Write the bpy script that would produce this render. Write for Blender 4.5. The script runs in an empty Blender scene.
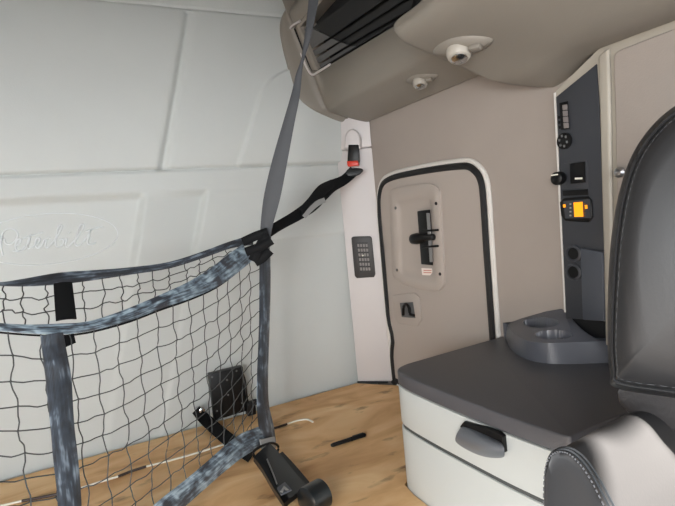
import bpy, bmesh, math, random
import numpy as np
from mathutils import Vector, Matrix
from mathutils.bvhtree import BVHTree
random.seed(7)
SC = bpy.context.scene
COL = SC.collection
# ------------------------------------------------------------------ camera geometry
F = 493.0; CX = 337.5; CY = 253.0; H = .72
dx = np.array([932.5, 123, -493.]); dx /= np.linalg.norm(dx)
dy = np.array([-262.5, 10, -493.]); dy -= dx*dy.dot(dx); dy /= np.linalg.norm(dy)
dz = np.cross(dx, dy)
RM = np.array([dx, dy, dz]); CAM = np.array([0, 0, H])
def ray(x, y): return RM @ np.array([(x-CX)/F, -(y-CY)/F, -1.])
def at(x, y, ax, v):
    r = ray(x, y); return Vector(CAM + r*((v-CAM[ax])/r[ax]))
def atd(x, y, d): return Vector(CAM + ray(x, y)*d)
def atp(x, y, p, n):
    r = ray(x, y); p = np.array(p); n = np.array(n)
    return Vector(CAM + r*(((p-CAM)@n)/(r@n)))
YB = 1.855; XS = 1.129; ZC = 1.75; ZF = -.45
NP = (.44, 1.42, 0); NN = (-.73, 1, 0)
def atn(x, y, off=0): return atp(x, y, (NP[0], NP[1]+off, 0), NN)
# ------------------------------------------------------------------ materials
def lin(c): return [((v/255)/12.92 if v/255 <= .04045 else ((v/255+.055)/1.055)**2.4) for v in c]+[1]
MATS = {}
def mat(name, c, rough=.5, metal=0, spec=.5, bump=0, bscale=200, var=0, vscale=8, coat=0, emit=0):
    m = bpy.data.materials.new(name); m.use_nodes = True; n = m.node_tree.nodes; l = m.node_tree.links
    b = n['Principled BSDF']; b.inputs['Base Color'].default_value = lin(c)
    b.inputs['Roughness'].default_value = rough; b.inputs['Metallic'].default_value = metal
    b.inputs['Specular IOR Level'].default_value = spec; b.inputs['Coat Weight'].default_value = coat
    tc = n.new('ShaderNodeTexCoord')
    if bump:
        t = n.new('ShaderNodeTexNoise'); t.inputs['Scale'].default_value = bscale; t.inputs['Detail'].default_value = 4
        l.new(tc.outputs['Object'], t.inputs['Vector'])
        q = n.new('ShaderNodeBump'); q.inputs['Strength'].default_value = bump; q.inputs['Distance'].default_value = .002
        l.new(t.outputs['Fac'], q.inputs['Height']); l.new(q.outputs['Normal'], b.inputs['Normal'])
    if var:
        t = n.new('ShaderNodeTexNoise'); t.inputs['Scale'].default_value = vscale; t.inputs['Detail'].default_value = 5
        l.new(tc.outputs['Object'], t.inputs['Vector'])
        r = n.new('ShaderNodeValToRGB'); r.color_ramp.elements[0].position = .3; r.color_ramp.elements[1].position = .7
        r.color_ramp.elements[0].color = lin([v*(1-var) for v in c]); r.color_ramp.elements[1].color = lin([min(255, v*(1+var)) for v in c])
        l.new(t.outputs['Fac'], r.inputs['Fac']); l.new(r.outputs['Color'], b.inputs['Base Color'])
    if emit:
        b.inputs['Emission Color'].default_value = lin(c); b.inputs['Emission Strength'].default_value = emit
    MATS[name] = m; return m
mat('vinyl', (197, 201, 199), .55, bump=.25, bscale=260, var=.012, vscale=3)
mat('emboss', (216, 221, 222), .3)
mat('trim', (206, 201, 200), .5, bump=.15, bscale=300)
mat('sidewall', (162, 152, 144), .6, bump=.2, bscale=350, var=.015, vscale=4)
mat('overhead', (136, 130, 121), .5, bump=.15, bscale=350)
mat('closet', (166, 159, 147), .5, bump=.15, bscale=350)
mat('hatch', (172, 162, 154), .55, bump=.15, bscale=350)
mat('bead', (214, 210, 204), .35)
mat('rubber', (18, 18, 19), .6)
mat('blackplastic', (12, 12, 13), .42, spec=.35)
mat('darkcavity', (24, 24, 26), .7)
mat('slat', (20, 20, 21), .6)
mat('liner', (92, 92, 92), .6)
mat('red', (214, 58, 40), .4)
mat('vent', (52, 50, 50), .5)
mat('ventbar', (120, 114, 112), .5)
mat('chrome', (200, 200, 200), .2, metal=1)
mat('steel', (170, 170, 172), .35, metal=1)
mat('navy', (56, 58, 63), .5, bump=.1, bscale=400)
mat('navylight', (72, 76, 84), .5, bump=.1, bscale=400)
mat('counter', (80, 80, 84), .40, bump=.35, bscale=420)
mat('tray', (86, 88, 95), .30, bump=.15, bscale=400)
mat('cabinet', (190, 194, 192), .42, bump=.08, bscale=300)
mat('groove', (70, 74, 74), .6)
mat('handlegrey', (96, 100, 106), .33)
mat('leather', (40, 40, 41), .42, spec=.38, bump=.05, bscale=260)
mat('leatherside', (40, 44, 48), .45, bump=.1, bscale=260)
mat('leathershell', (40, 36, 35), .55, bump=.4, bscale=140)
mat('thread', (90, 92, 96), .6)
mat('cord', (66, 68, 68), .8)
mat('beltgrey', (62, 64, 68), .6, bump=.3, bscale=500)
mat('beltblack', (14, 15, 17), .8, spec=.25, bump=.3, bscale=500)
mat('label', (150, 150, 148), .6)
mat('white', (232, 228, 214), .5)
mat('tape', (52, 38, 34), .5)
mat('sticker', (236, 224, 216), .5)
mat('stickerred', (196, 120, 104), .5)
mat('orange', (255, 160, 20), .5, emit=.9)
mat('orangedark', (120, 70, 10), .5)
mat('eyeball', (176, 170, 160), .3)
mat('glass', (235, 235, 230), .12, coat=.6)
mat('blackmetal', (18, 20, 22), .3, metal=.3, coat=.4)
mat('roll', (20, 26, 30), .35, metal=.2, coat=.5)
mat('floormat', (70, 70, 72), .8)
mat('wood_side', (120, 84, 50), .8)
def webbing():
    m = bpy.data.materials.new('webbing'); m.use_nodes = True; n = m.node_tree.nodes; l = m.node_tree.links
    b = n['Principled BSDF']; b.inputs['Roughness'].default_value = .38; b.inputs['Sheen Weight'].default_value = .2
    uv = n.new('ShaderNodeUVMap')
    mp = n.new('ShaderNodeMapping'); mp.inputs['Scale'].default_value = (30, 1.6, 1)
    l.new(uv.outputs['UV'], mp.inputs['Vector'])
    t = n.new('ShaderNodeTexNoise'); t.inputs['Scale'].default_value = 1; t.inputs['Detail'].default_value = 2; t.inputs['Distortion'].default_value = .6
    l.new(mp.outputs['Vector'], t.inputs['Vector'])
    mp2 = n.new('ShaderNodeMapping'); mp2.inputs['Scale'].default_value = (22, 9, 1)
    l.new(uv.outputs['UV'], mp2.inputs['Vector'])
    t2 = n.new('ShaderNodeTexNoise'); t2.inputs['Scale'].default_value = 1; t2.inputs['Detail'].default_value = 3
    l.new(mp2.outputs['Vector'], t2.inputs['Vector'])
    a = n.new('ShaderNodeMath'); a.operation = 'MULTIPLY_ADD'; a.inputs[1].default_value = .45
    l.new(t2.outputs['Fac'], a.inputs[0]); 
    s = n.new('ShaderNodeMath'); s.operation = 'MULTIPLY'; s.inputs[1].default_value = .55
    l.new(t.outputs['Fac'], s.inputs[0]); l.new(s.outputs[0], a.inputs[2])
    r = n.new('ShaderNodeValToRGB'); e = r.color_ramp.elements
    e[0].position = .42; e[0].color = lin((28, 36, 48)); e[1].position = .64; e[1].color = lin((170, 190, 202))  # palest stop puts sheen highlights into the woven colour
    q = e.new(.51); q.color = lin((92, 110, 124))
    l.new(a.outputs[0], r.inputs['Fac']); l.new(r.outputs['Color'], b.inputs['Base Color'])
    w = n.new('ShaderNodeTexWave'); w.bands_direction = 'Y'; w.inputs['Scale'].default_value = 6
    l.new(uv.outputs['UV'], w.inputs['Vector'])
    q = n.new('ShaderNodeBump'); q.inputs['Strength'].default_value = .5; q.inputs['Distance'].default_value = .001
    l.new(w.outputs['Fac'], q.inputs['Height']); l.new(q.outputs['Normal'], b.inputs['Normal'])
    MATS['webbing'] = m
webbing()
def webslate():
    m = MATS['webbing'].copy(); m.name = 'webslate'
    for nd in m.node_tree.nodes:
        if nd.type == 'MAPPING': nd.inputs['Scale'].default_value = [v*.7 for v in nd.inputs['Scale'].default_value]
    for nd in m.node_tree.nodes:
        if nd.type == 'VALTORGB':
            e = nd.color_ramp.elements
            e[0].position = .40; e[0].color = lin((18, 23, 31)); e[1].position = .54; e[1].color = lin((50, 60, 72)); e[2].position = .74; e[2].color = lin((168, 184, 198))  # darker weave, with rarer highlights put into the colour
    MATS['webslate'] = m
webslate()
def plywood():
    m = bpy.data.materials.new('plywood'); m.use_nodes = True; n = m.node_tree.nodes; l = m.node_tree.links
    b = n['Principled BSDF']; b.inputs['Roughness'].default_value = .62
    tc = n.new('ShaderNodeTexCoord')
    mp = n.new('ShaderNodeMapping'); mp.inputs['Scale'].default_value = (1.3, 3.2, 1); mp.inputs['Rotation'].default_value = (0, 0, .12)
    l.new(tc.outputs['Object'], mp.inputs['Vector'])
    t = n.new('ShaderNodeTexNoise'); t.inputs['Scale'].default_value = 2.2; t.inputs['Detail'].default_value = 8; t.inputs['Distortion'].default_value = 1.4
    l.new(mp.outputs['Vector'], t.inputs['Vector'])
    r = n.new('ShaderNodeValToRGB'); e = r.color_ramp.elements
    e[0].position = .28; e[0].color = lin((196, 146, 96)); e[1].position = .72; e[1].color = lin((240, 206, 156))
    q = e.new(.5); q.color = lin((224, 180, 128))
    l.new(t.outputs['Fac'], r.inputs['Fac'])
    # knots and smudges
    mp2 = n.new('ShaderNodeMapping'); mp2.inputs['Scale'].default_value = (5, 11, 1)
    l.new(tc.outputs['Object'], mp2.inputs['Vector'])
    t2 = n.new('ShaderNodeTexNoise'); t2.inputs['Scale'].default_value = 1.5; t2.inputs['Detail'].default_value = 6
    l.new(mp2.outputs['Vector'], t2.inputs['Vector'])
    r2 = n.new('ShaderNodeValToRGB'); e2 = r2.color_ramp.elements
    e2[0].position = .60; e2[0].color = (0, 0, 0, 1); e2[1].position = .74; e2[1].color = (1, 1, 1, 1)
    l.new(t2.outputs['Fac'], r2.inputs['Fac'])
    mx = n.new('ShaderNodeMix'); mx.data_type = 'RGBA'
    l.new(r2.outputs['Color'], mx.inputs['Factor']); l.new(r.outputs['Color'], mx.inputs['A']); mx.inputs['B'].default_value = lin((126, 90, 58))
    l.new(mx.outputs['Result'], b.inputs['Base Color'])
    MATS['plywood'] = m
plywood()
# ------------------------------------------------------------------ object helpers
def link(o, parent=None):
    COL.objects.link(o)
    if parent is not None: o.parent = parent
    return o
def tag(o, label, cat, group=None):
    o['label'] = label; o['category'] = cat
    if group: o['group'] = group
    return o
def thing(name, label, cat, group=None, loc=None):
    o = bpy.data.objects.new(name, None); o.empty_display_size = .05; link(o)
    return tag(o, label, cat, group)
def finish(name, bm, m, parent=None, smooth=True, bevel=0, seg=2, angle=40, recalc=True):
    if recalc: bmesh.ops.recalc_face_normals(bm, faces=bm.faces)
    me = bpy.data.meshes.new(name); bm.to_mesh(me); bm.free()
    me.materials.append(MATS[m])
    o = bpy.data.objects.new(name, me); link(o, parent)
    if bevel:
        b = o.modifiers.new('b', 'BEVEL'); b.width = bevel; b.segments = seg; b.limit_method = 'ANGLE'; b.angle_limit = math.radians(30)
    if smooth:
        for p in me.polygons: p.use_smooth = True
        bake(o)
        me = o.data
        me.set_sharp_from_angle(angle=math.radians(angle))
    elif bevel: bake(o)
    return o
def bake(o):
    if not o.modifiers: return
    dg = bpy.context.evaluated_depsgraph_get(); dg.update()
    nm = bpy.data.meshes.new_from_object(o.evaluated_get(dg)); o.modifiers.clear()
    old = o.data; o.data = nm; nm.name = old.name
def prism(bm, pts, vec):
    """closed polygon extruded by vec"""
    vec = Vector(vec); a = [bm.verts.new(p) for p in pts]; b = [bm.verts.new(Vector(p)+vec) for p in pts]
    n = len(pts); bm.faces.new(a[::-1]); bm.faces.new(b)
    for i in range(n): bm.faces.new((a[i], a[(i+1) % n], b[(i+1) % n], b[i]))
def box(bm, c, s, M=None):
    c = Vector(c); s = Vector(s)/2
    vs = []
    for i in (-1, 1):
        for j in (-1, 1):
            for k in (-1, 1):
                v = Vector((i*s.x, j*s.y, k*s.z))
                if M is not None: v = M @ v
                vs.append(bm.verts.new(c+v))
    for f in ((0, 1, 3, 2), (4, 6, 7, 5), (0, 4, 5, 1), (2, 3, 7, 6), (0, 2, 6, 4), (1, 5, 7, 3)): bm.faces.new([vs[i] for i in f])
def box2(bm, a, b):
    a = Vector(a); b = Vector(b); box(bm, (a+b)/2, b-a)
def smoothpath(pts, n=4, closed=False):
    pts = [Vector(p) for p in pts]; out = []; N = len(pts)
    rng = N if closed else N-1
    for i in range(rng):
        p1 = pts[i]; p2 = pts[(i+1) % N]
        p0 = pts[i-1] if (closed or i > 0) else p1*2-p2
        p3 = pts[(i+2) % N] if (closed or i+2 < N) else p2*2-p1
        for k in range(n):
            t = k/n
            out.append(.5*((2*p1)+(p2-p0)*t+(2*p0-5*p1+4*p2-p3)*t*t+(3*p1-p0-3*p2+p3)*t**3))
    if not closed: out.append(pts[-1])
    return out
def tube(bm, pts, r, seg=8, closed=False, caps=True, flat=1.0, nrm=None):
    pts = [Vector(p) for p in pts]; N = len(pts); rings = []
    for i, p in enumerate(pts):
        a = pts[i-1] if (i > 0 or closed) else p; b = pts[(i+1) % N] if (i < N-1 or closed) else p
        t = (b-a).normalized()
        ref = Vector(nrm) if nrm is not None else (Vector((0, 0, 1)) if abs(t.z) < .9 else Vector((1, 0, 0)))
        u = t.cross(ref).normalized(); v = u.cross(t)
        rr = r[i] if hasattr(r, '__len__') else r
        rings.append([bm.verts.new(p+u*math.cos(2*math.pi*k/seg)*rr+v*math.sin(2*math.pi*k/seg)*rr*flat) for k in range(seg)])
    for i in range(N if closed else N-1):
        A = rings[i]; B = rings[(i+1) % N]
        for k in range(seg): bm.faces.new((A[k], A[(k+1) % seg], B[(k+1) % seg], B[k]))
    if caps and not closed: bm.faces.new(rings[0]); bm.faces.new(rings[-1])
def ribbon(name, rows, m, parent=None, thick=.0018, bow=0.0, n=4, across=4):
    """rows: (centre, half-width vector); a webbing strap with real thickness and uv along it"""
    C = smoothpath([r[0] for r in rows], n); W = smoothpath([r[1] for r in rows], n)
    bm = bmesh.new(); uvl = bm.loops.layers.uv.new('UVMap'); N = len(C); L = [0]
    for i in range(1, N): L.append(L[-1]+(C[i]-C[i-1]).length)
    fr = []; bk = []; fo = None
    for i in range(N):
        t = (C[min(i+1, N-1)]-C[max(i-1, 0)]).normalized(); nn = W[i].cross(t).normalized()
        if fo is not None and nn.dot(fo) < 0: nn = -nn
        fo = nn
        A = []; B = []
        for k in range(across+1):
            s = -1+2*k/across; q = C[i]+W[i]*s+nn*bow*(1-s*s)
            A.append(bm.verts.new(q+nn*thick/2)); B.append(bm.verts.new(q-nn*thick/2))
        fr.append(A); bk.append(B)
    def face(vs, uvs):
        f = bm.faces.new(vs)
        for lp, u in zip(f.loops, uvs): lp[uvl].uv = u
    for i in range(N-1):
        for k in range(across):
            u = [(L[i], k/across), (L[i], (k+1)/across), (L[i+1], (k+1)/across), (L[i+1], k/across)]
            face((fr[i][k], fr[i][k+1], fr[i+1][k+1], fr[i+1][k]), u)
            face((bk[i][k], bk[i+1][k], bk[i+1][k+1], bk[i][k+1]), [u[0], u[3], u[2], u[1]])
        for k in (0, across):
            u = [(L[i], k/across)]*2+[(L[i+1], k/across)]*2
            face((fr[i][k], bk[i][k], bk[i+1][k], fr[i+1][k]), u)
    for i in (0, N-1):
        for k in range(across): face((fr[i][k], fr[i][k+1], bk[i][k+1], bk[i][k]), [(L[i], 0)]*4)
    return finish(name, bm, m, parent)
def prow(x, y, w, P, dirpx=None, d=None):
    pass
def pxribbon(name, data, P, m, parent=None, **k):
    """data rows (x, y, w[, ...]) centre and width in the photograph; P(x,y,i) puts them in the place"""
    rows = []; N = len(data)
    for i, r in enumerate(data):
        a = data[max(i-1, 0)]; b = data[min(i+1, N-1)]
        tx, ty = b[0]-a[0], b[1]-a[1]; q = math.hypot(tx, ty); nx, ny = -ty/q, tx/q
        c = P(r[0], r[1], i); e = P(r[0]+nx*r[2]/2, r[1]+ny*r[2]/2, i)
        rows.append((c, e-c))
    return ribbon(name, rows, m, parent, **k)
def rrect(u0, u1, v0, v1, r, n=6):
    """rounded rectangle in 2D, ccw"""
    out = []
    for cx, cy, a0 in ((u1-r, v1-r, 0), (u0+r, v1-r, 90), (u0+r, v0+r, 180), (u1-r, v0+r, 270)):
        for k in range(n+1):
            a = math.radians(a0+90*k/n); out.append((cx+r*math.cos(a), cy+r*math.sin(a)))
    return out
def struct(o): o['kind'] = 'structure'; return o
def lathe(bm, prof, c, ax, seg=24):
    """profile (radius, height) about axis ax from c"""
    ax = Vector(ax).normalized(); ref = Vector((0, 0, 1)) if abs(ax.z) < .9 else Vector((1, 0, 0))
    u = ax.cross(ref).normalized(); v = ax.cross(u); c = Vector(c); R_ = []
    for r, h in prof: R_.append([bm.verts.new(c+ax*h+(u*math.cos(2*math.pi*k/seg)+v*math.sin(2*math.pi*k/seg))*max(r, 1e-5)) for k in range(seg)])
    for A, B in zip(R_, R_[1:]):
        for k in range(seg): bm.faces.new((A[k], A[(k+1) % seg], B[(k+1) % seg], B[k]))
    bm.faces.new(R_[0]); bm.faces.new(R_[-1])
def tree_of(o): return BVHTree.FromPolygons([v.co[:] for v in o.data.vertices], [p.vertices[:] for p in o.data.polygons])
def hit(T, x, y):
    l, n, i, d = T.ray_cast(Vector(CAM), Vector(ray(x, y)).normalized())
    return l, n
def basis(n, up):
    n = Vector(n).normalized(); u = Vector(up).cross(n).normalized(); v = n.cross(u)
    return Matrix((u, v, n)).transposed()
def sstep(a, b, x):
    t = min(1, max(0, (x-a)/(b-a))); return t*t*(3-2*t)

# ================================================================== SETTING
# padded back wall as a relief
zseam = .951; ztop = 1.53
_pc = [at(x, y, 1, YB) for x, y in ((237, 165), (245, 140), (252, 115), (257, 100), (262, 89), (268, 81), (275, 76), (285, 71.5), (300, 69))]
PZ = [p.z for p in _pc]; PX = [p.x for p in _pc]
def wall_depth(x, z):
    d = 0.0   # positive: towards the camera
    def groove(t, w, dep): return -dep*math.exp(-(t/w)**2)
    # slow cushion bulge
    d += groove(z-zseam, .0045, .012)
    d += groove(z-(1.52+.02*x), .004, .007)
    if z > zseam:
        xl = .305+(z-.957)*.279            # slanting seam
        if z < 1.515: d += groove(x-xl, .014, .014)
        # raised rounded panel right of the second seam
        inside = (x-float(np.interp(z, PZ, PX)))*(1 if z < 1.26 else .6) if z < PZ[-1] else -1
        d += .010*sstep(-.006, .008, inside)
        d += .018*(1-abs((z-1.24)/.30)**4) if abs(z-1.24) < .3 else 0
    else:
        zc = .872-.01*x
        d -= .020*sstep(zc+.012, zc-.022, z)
        if z < zc+.012:
            k = sstep(zc+.01, zc-.02, z)
            x1 = .236+(z-.87)*.26; x2 = .452+(z-.87)*.30
            f = sstep(.35, .75, z)
            # facets: each pad steps out along a soft slanting crease
            d += k*(.024*sstep(-.020, .014, x-x1)-.032*min(1, max(0, (x-x1)/(x2-x1)))*(x > x1))*(.3+.7*f)
            d += k*.028*sstep(-.010, .012, x-x2)*(.3+.7*f)
            d -= .006*sstep(.006, -.006, z-.655)*sstep(.5, .56, x)
            d += .006*math.exp(-((z-(.50+.35*(x-.05)))/.03)**2)*sstep(.35, .1, x)*sstep(-.2, 0, x)
    return d
bm = bmesh.new()
xs = list(np.arange(-1.15, -.30, .05))+list(np.arange(-.30, 1.08, .005))+[1.10, 1.15]
zs = [-.45, -.3, -.1]+list(np.arange(-.02, 1.56, .0045))+[1.6, 1.75]
G = [[bm.verts.new((x, YB-wall_depth(x, z), z)) for x in xs] for z in zs]
for j in range(len(zs)-1):
    for i in range(len(xs)-1): bm.faces.new((G[j][i], G[j][i+1], G[j+1][i+1], G[j+1][i]))
edge = [(-1.15, ZF), (1.15, ZF), (1.15, ZC), (-1.15, ZC)]
back = [bm.verts.new((x, YB+.05, z)) for x, z in edge]; bm.faces.new(back)
wall = struct(finish('wall_back', bm, 'vinyl', angle=80, recalc=False))
for p in wall.data.polygons: pass
# embossed logo in the vinyl
def onwall(x, y, o=0):
    p = at(x, y, 1, YB+.02); return Vector((p.x, YB+.0196-o, p.z))
cen = onwall(50, 239)
logo_parent = wall
bm = bmesh.new(); R0 = onwall(118, 237); ocx = -.072; ocz = .741; oa = R0.x-ocx; ob = .083
ov = [(ocx+oa*math.cos(t), YB+.0185, ocz+ob*math.sin(t)+.02*math.cos(t)*-.0) for t in np.linspace(0, 2*math.pi, 73)[:-1]]
tube(bm, ov, .0018, 6, closed=True, nrm=(0, 1, 0))
finish('emblem_oval', bm, 'emboss', wall)
def z5(p): return (p[0]/5.19, 200+p[1]/5.19)
strokes = [
 [(14, 192), (4, 215), (6, 250), (16, 288)],
 [(8, 212), (16, 170), (45, 150), (78, 156), (92, 182), (80, 212), (50, 230), (28, 222), (22, 200)],
 [(78, 238), (100, 228), (108, 205), (92, 205), (80, 235), (88, 262), (110, 262), (130, 240)],
 [(66, 268), (100, 266), (130, 252), (150, 222), (158, 176), (146, 215), (144, 250), (165, 248), (182, 232)],
 [(118, 200), (150, 190), (190, 178), (225, 168)],
 [(182, 232), (202, 222), (206, 200), (190, 202), (184, 235), (198, 250), (218, 236), (232, 205), (240, 210), (236, 238), (244, 250), (262, 235)],
 [(232, 205), (250, 196), (262, 200)],
 [(262, 235), (296, 190), (322, 140), (312, 130), (296, 165), (288, 230), (305, 244), (326, 232), (328, 205), (306, 208)],
 [(328, 215), (346, 200), (340, 232), (350, 244), (368, 232)],
 [(352, 172), (366, 165)],
 [(368, 232), (404, 190), (434, 140), (424, 126), (406, 160), (390, 215), (398, 238), (420, 230), (442, 206)],
 [(442, 206), (462, 176), (474, 148), (458, 200), (456, 226), (476, 232), (498, 224)],
 [(444, 164), (480, 152), (535, 140)],
]
for s in strokes:
    bm = bmesh.new(); pts = smoothpath([onwall(*z5(p), .0020) for p in s], 4)
    tube(bm, pts, .0027, 6, nrm=(0, 1, 0))
    finish('emblem_letter_stroke', bm, 'emboss', wall)
# side wall with the hatch opening kept simple: hatch stands just proud of it
bm = bmesh.new(); box2(bm, (XS, -1.6, ZF), (XS+.05, -1.15, ZC)); box2(bm, (XS, -1.15, ZF), (XS+.05, -.35, .62)); box2(bm, (XS, -1.15, 1.3), (XS+.05, -.35, ZC)); box2(bm, (XS, -.35, ZF), (XS+.05, YB+.05, ZC))
struct(finish('wall_right', bm, 'sidewall', smooth=False))
bm = bmesh.new(); box2(bm, (-1.2, -1.6, ZF), (-1.15, -1.2, ZC)); box2(bm, (-1.2, -1.2, ZF), (-1.15, -.35, .5)); box2(bm, (-1.2, -1.2, 1.3), (-1.15, -.35, ZC)); box2(bm, (-1.2, -.35, ZF), (-1.15, YB+.05, ZC))
struct(finish('wall_left', bm, 'sidewall', smooth=False))
bm = bmesh.new(); box2(bm, (-1.2, -1.6, ZF-.05), (XS+.05, YB+.05, ZF))
struct(finish('floor', bm, 'floormat', smooth=False))
bm = bmesh.new(); box2(bm, (-1.2, -1.6, ZC), (XS+.05, YB+.05, ZC+.05))
struct(finish('ceiling', bm, 'overhead', smooth=False))
# corner pillar
A = Vector((1.012, YB-.002, 0)); B = Vector((XS+.001, 1.752, 0)); pn = Vector((B.y-A.y, A.x-B.x, 0)).normalized()
if pn.dot(Vector((0, 0, 0))-A) < 0: pn = -pn
def onpil(x, y, o=0): return atp(x, y, A+pn*o, pn)
bm = bmesh.new()
zl = onpil(355, 149).z
prism(bm, [(A.x, A.y, .0), (B.x, B.y, 0), (XS, YB, 0)], (0, 0, zl-.0005))
pil = struct(finish('trim_1', bm, 'trim', bevel=.006, seg=3))
bm = bmesh.new()
o2 = pn*.005
prism(bm, [A+o2+Vector((0, 0, zl+.001)), B+o2+Vector((0, 0, zl+.001)), (XS, YB, zl+.001)], (0, 0, 1.2-zl))
finish('upper_cover', bm, 'trim', pil, bevel=.005, seg=3)
bm = bmesh.new()
prof = [(345, 150), (346, 138), (349, 132), (354, 130), (359, 133), (361.5, 139), (362, 150)]
pts = smoothpath([onpil(x, y, .004) for x, y in prof], 4)
prism(bm, pts, pn*.034)
finish('buckle_housing', bm, 'trim', pil, bevel=.01, seg=4)
bm = bmesh.new(); tube(bm, [onpil(357.5, 382, .003), onpil(372, 382, .003), onpil(388, 382, .003)], .004); finish('foot_gasket', bm, 'rubber', pil)

# ================================================================== HATCH (door_1)
def onside(x, y, o=0): return at(x, y, 0, XS-o)
ring_px = [(394.5, 384), (391, 355), (388, 323), (384.5, 282), (381, 241), (378.5, 208), (379.5, 190), (384, 179), (394, 173), (412, 168.5), (436, 164), (458, 161), (471, 161), (481, 168), (487, 180), (489.5, 200), (492, 241), (495, 285), (498.5, 336)]
ring = [onside(x, y, .004) for x, y in ring_px]
bot = [Vector((ring[0].x, p, .0)) for p in (1.70,)]
low = [Vector((ring[0].x, 1.12, .10)), Vector((ring[0].x, 1.16, .02)), Vector((ring[0].x, 1.25, -.005)), Vector((ring[0].x, 1.6, -.005)), Vector((ring[0].x, 1.70, .0))]
loop = smoothpath(ring+low, 4, closed=True)
bm = bmesh.new(); tube(bm, loop, .0085, 8, closed=True, nrm=(1, 0, 0))
cN = Vector((XS-.004, 1.43, .44))
hatch = struct(finish('door_1', bm, 'bead'))
def inset(lp, d):
    out = []; N = len(lp)
    for i in range(N):
        t = (lp[(i+1) % N]-lp[i-1]).normalized(); n = t.cross(Vector((1, 0, 0)))
        if n.dot(cN-lp[i]) < 0: n = -n
        out.append(lp[i]+n*d)
    return out
l1 = inset(loop, .018)
for i, p in enumerate(l1):   # the seal has worked loose at the lower left
    if p.y > 1.6 and .05 < p.z < .26: p.y -= .022*math.exp(-((p.z-.20)/.05)**2)
bm = bmesh.new(); tube(bm, [p+Vector((-.004, 0, 0)) for p in l1], .0125, 8, closed=True, nrm=(1, 0, 0)); finish('rubber_seal', bm, 'rubber', hatch)
l2 = inset(loop, .024)
bm = bmesh.new(); prism(bm, [Vector((XS, p.y, p.z)) for p in l2], (-.012, 0, 0)); bmesh.ops.triangulate(bm, faces=[f for f in bm.faces if len(f.verts) > 6], ngon_method='EAR_CLIP'); finish('door_panel', bm, 'hatch', hatch, smooth=False)
# tray with recess
HX = .012
def rr_side(px, n=5): return smoothpath([onside(x, y, HX) for x, y in px], n, closed=True)
outer = rr_side([(391.5, 200), (392, 191), (399, 187.5), (415, 185), (431, 183.5), (439.5, 189), (441.5, 200), (443.5, 235), (445.5, 276), (444, 287), (436, 291), (420, 288), (406, 284), (396.5, 277), (394.5, 266), (393, 235)])
inner = rr_side([(399.5, 212), (399.5, 204), (404, 201), (416, 199), (428, 197.5), (433, 201), (434, 210), (434.5, 238), (435, 268), (434, 276), (428, 279), (415, 277), (406, 274.5), (402.5, 269), (401.5, 258), (400.5, 235)])
bm = bmesh.new()
cI = sum(inner, Vector())/len(inner)
def ringv(lp, o, s=1): return [bm.verts.new(Vector((XS-HX-o, cI.y+(p.y-cI.y)*s, cI.z+(p.z-cI.z)*s))) for p in lp]
cO = sum(outer, Vector())/len(outer)
def ringo(lp, o, s=1): return [bm.verts.new(Vector((XS-HX-o, cO.y+(p.y-cO.y)*s, cO.z+(p.z-cO.z)*s))) for p in lp]
rs = [ringo(outer, -.002), ringo(outer, .009), ringo(outer, .012, .965), ringv(inner, .012, 1.03), ringv(inner, .009), ringv(inner, .0015, .86)]
for a, b in zip(rs, rs[1:]):
    for i in range(len(a)): bm.faces.new((a[i], a[(i+1) % len(a)], b[(i+1) % len(a)], b[i]))
bm.faces.new(rs[-1])
ht = finish('handle_tray', bm, 'hatch', hatch, angle=50)
bm = bmesh.new(); prism(bm, [onside(x, y, .0145) for x, y in ((419.5, 211), (430.5, 209.5), (434.5, 265), (423.5, 264))], (-.012, 0, 0)); finish('latch_plate', bm, 'blackplastic', ht, bevel=.003)
bm = bmesh.new(); prism(bm, [onside(x, y, .027) for x, y in ((427, 213), (430, 213), (433.5, 262), (430.5, 262))], (-.004, 0, 0)); finish('latch_rail', bm, 'steel', ht, bevel=.001)
bm = bmesh.new(); a = onside(434, 237, .036); b = onside(414, 239, .036)
lathe(bm, [(.006, 0), (.011, .004), (.011, (b-a).length*.55), (.017, (b-a).length*.62), (.021, (b-a).length*.85), (.019, (b-a).length*1.05), (.010, (b-a).length*1.14)], a, b-a, 16)
finish('latch_knob', bm, 'blackplastic', ht)
for y in (231, 247):
    bm = bmesh.new(); tube(bm, [onside(423, y, .03), onside(438, y-1, .03)], .004); finish('latch_rod', bm, 'blackplastic', ht)
bm = bmesh.new(); prism(bm, [onside(x, y, .0165) for x, y in ((421.5, 268), (432, 268.5), (433, 275.5), (422.5, 275))], (-.001, 0, 0)); st = finish('sticker', bm, 'sticker', ht, smooth=False)
for yy in (270.5, 272.7):
    bm = bmesh.new(); prism(bm, [onside(x, y, .0178) for x, y in ((423.5, yy-.5), (431.4, yy-.4), (431.6, yy+.4), (423.6, yy+.3))], (-.0003, 0, 0)); finish('sticker_print', bm, 'stickerred', ht, smooth=False)
for x, y in ((436.3, 203.5), (440.3, 274), (392.8+3, 208), (397.3, 270)):
    bm = bmesh.new(); lathe(bm, [(.006, 0), (.0055, .003), (.003, .004)], onside(x, y, .0235), (-1, 0, 0), 12); finish('screw', bm, 'rubber' if x > 430 else 'liner', ht)
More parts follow.
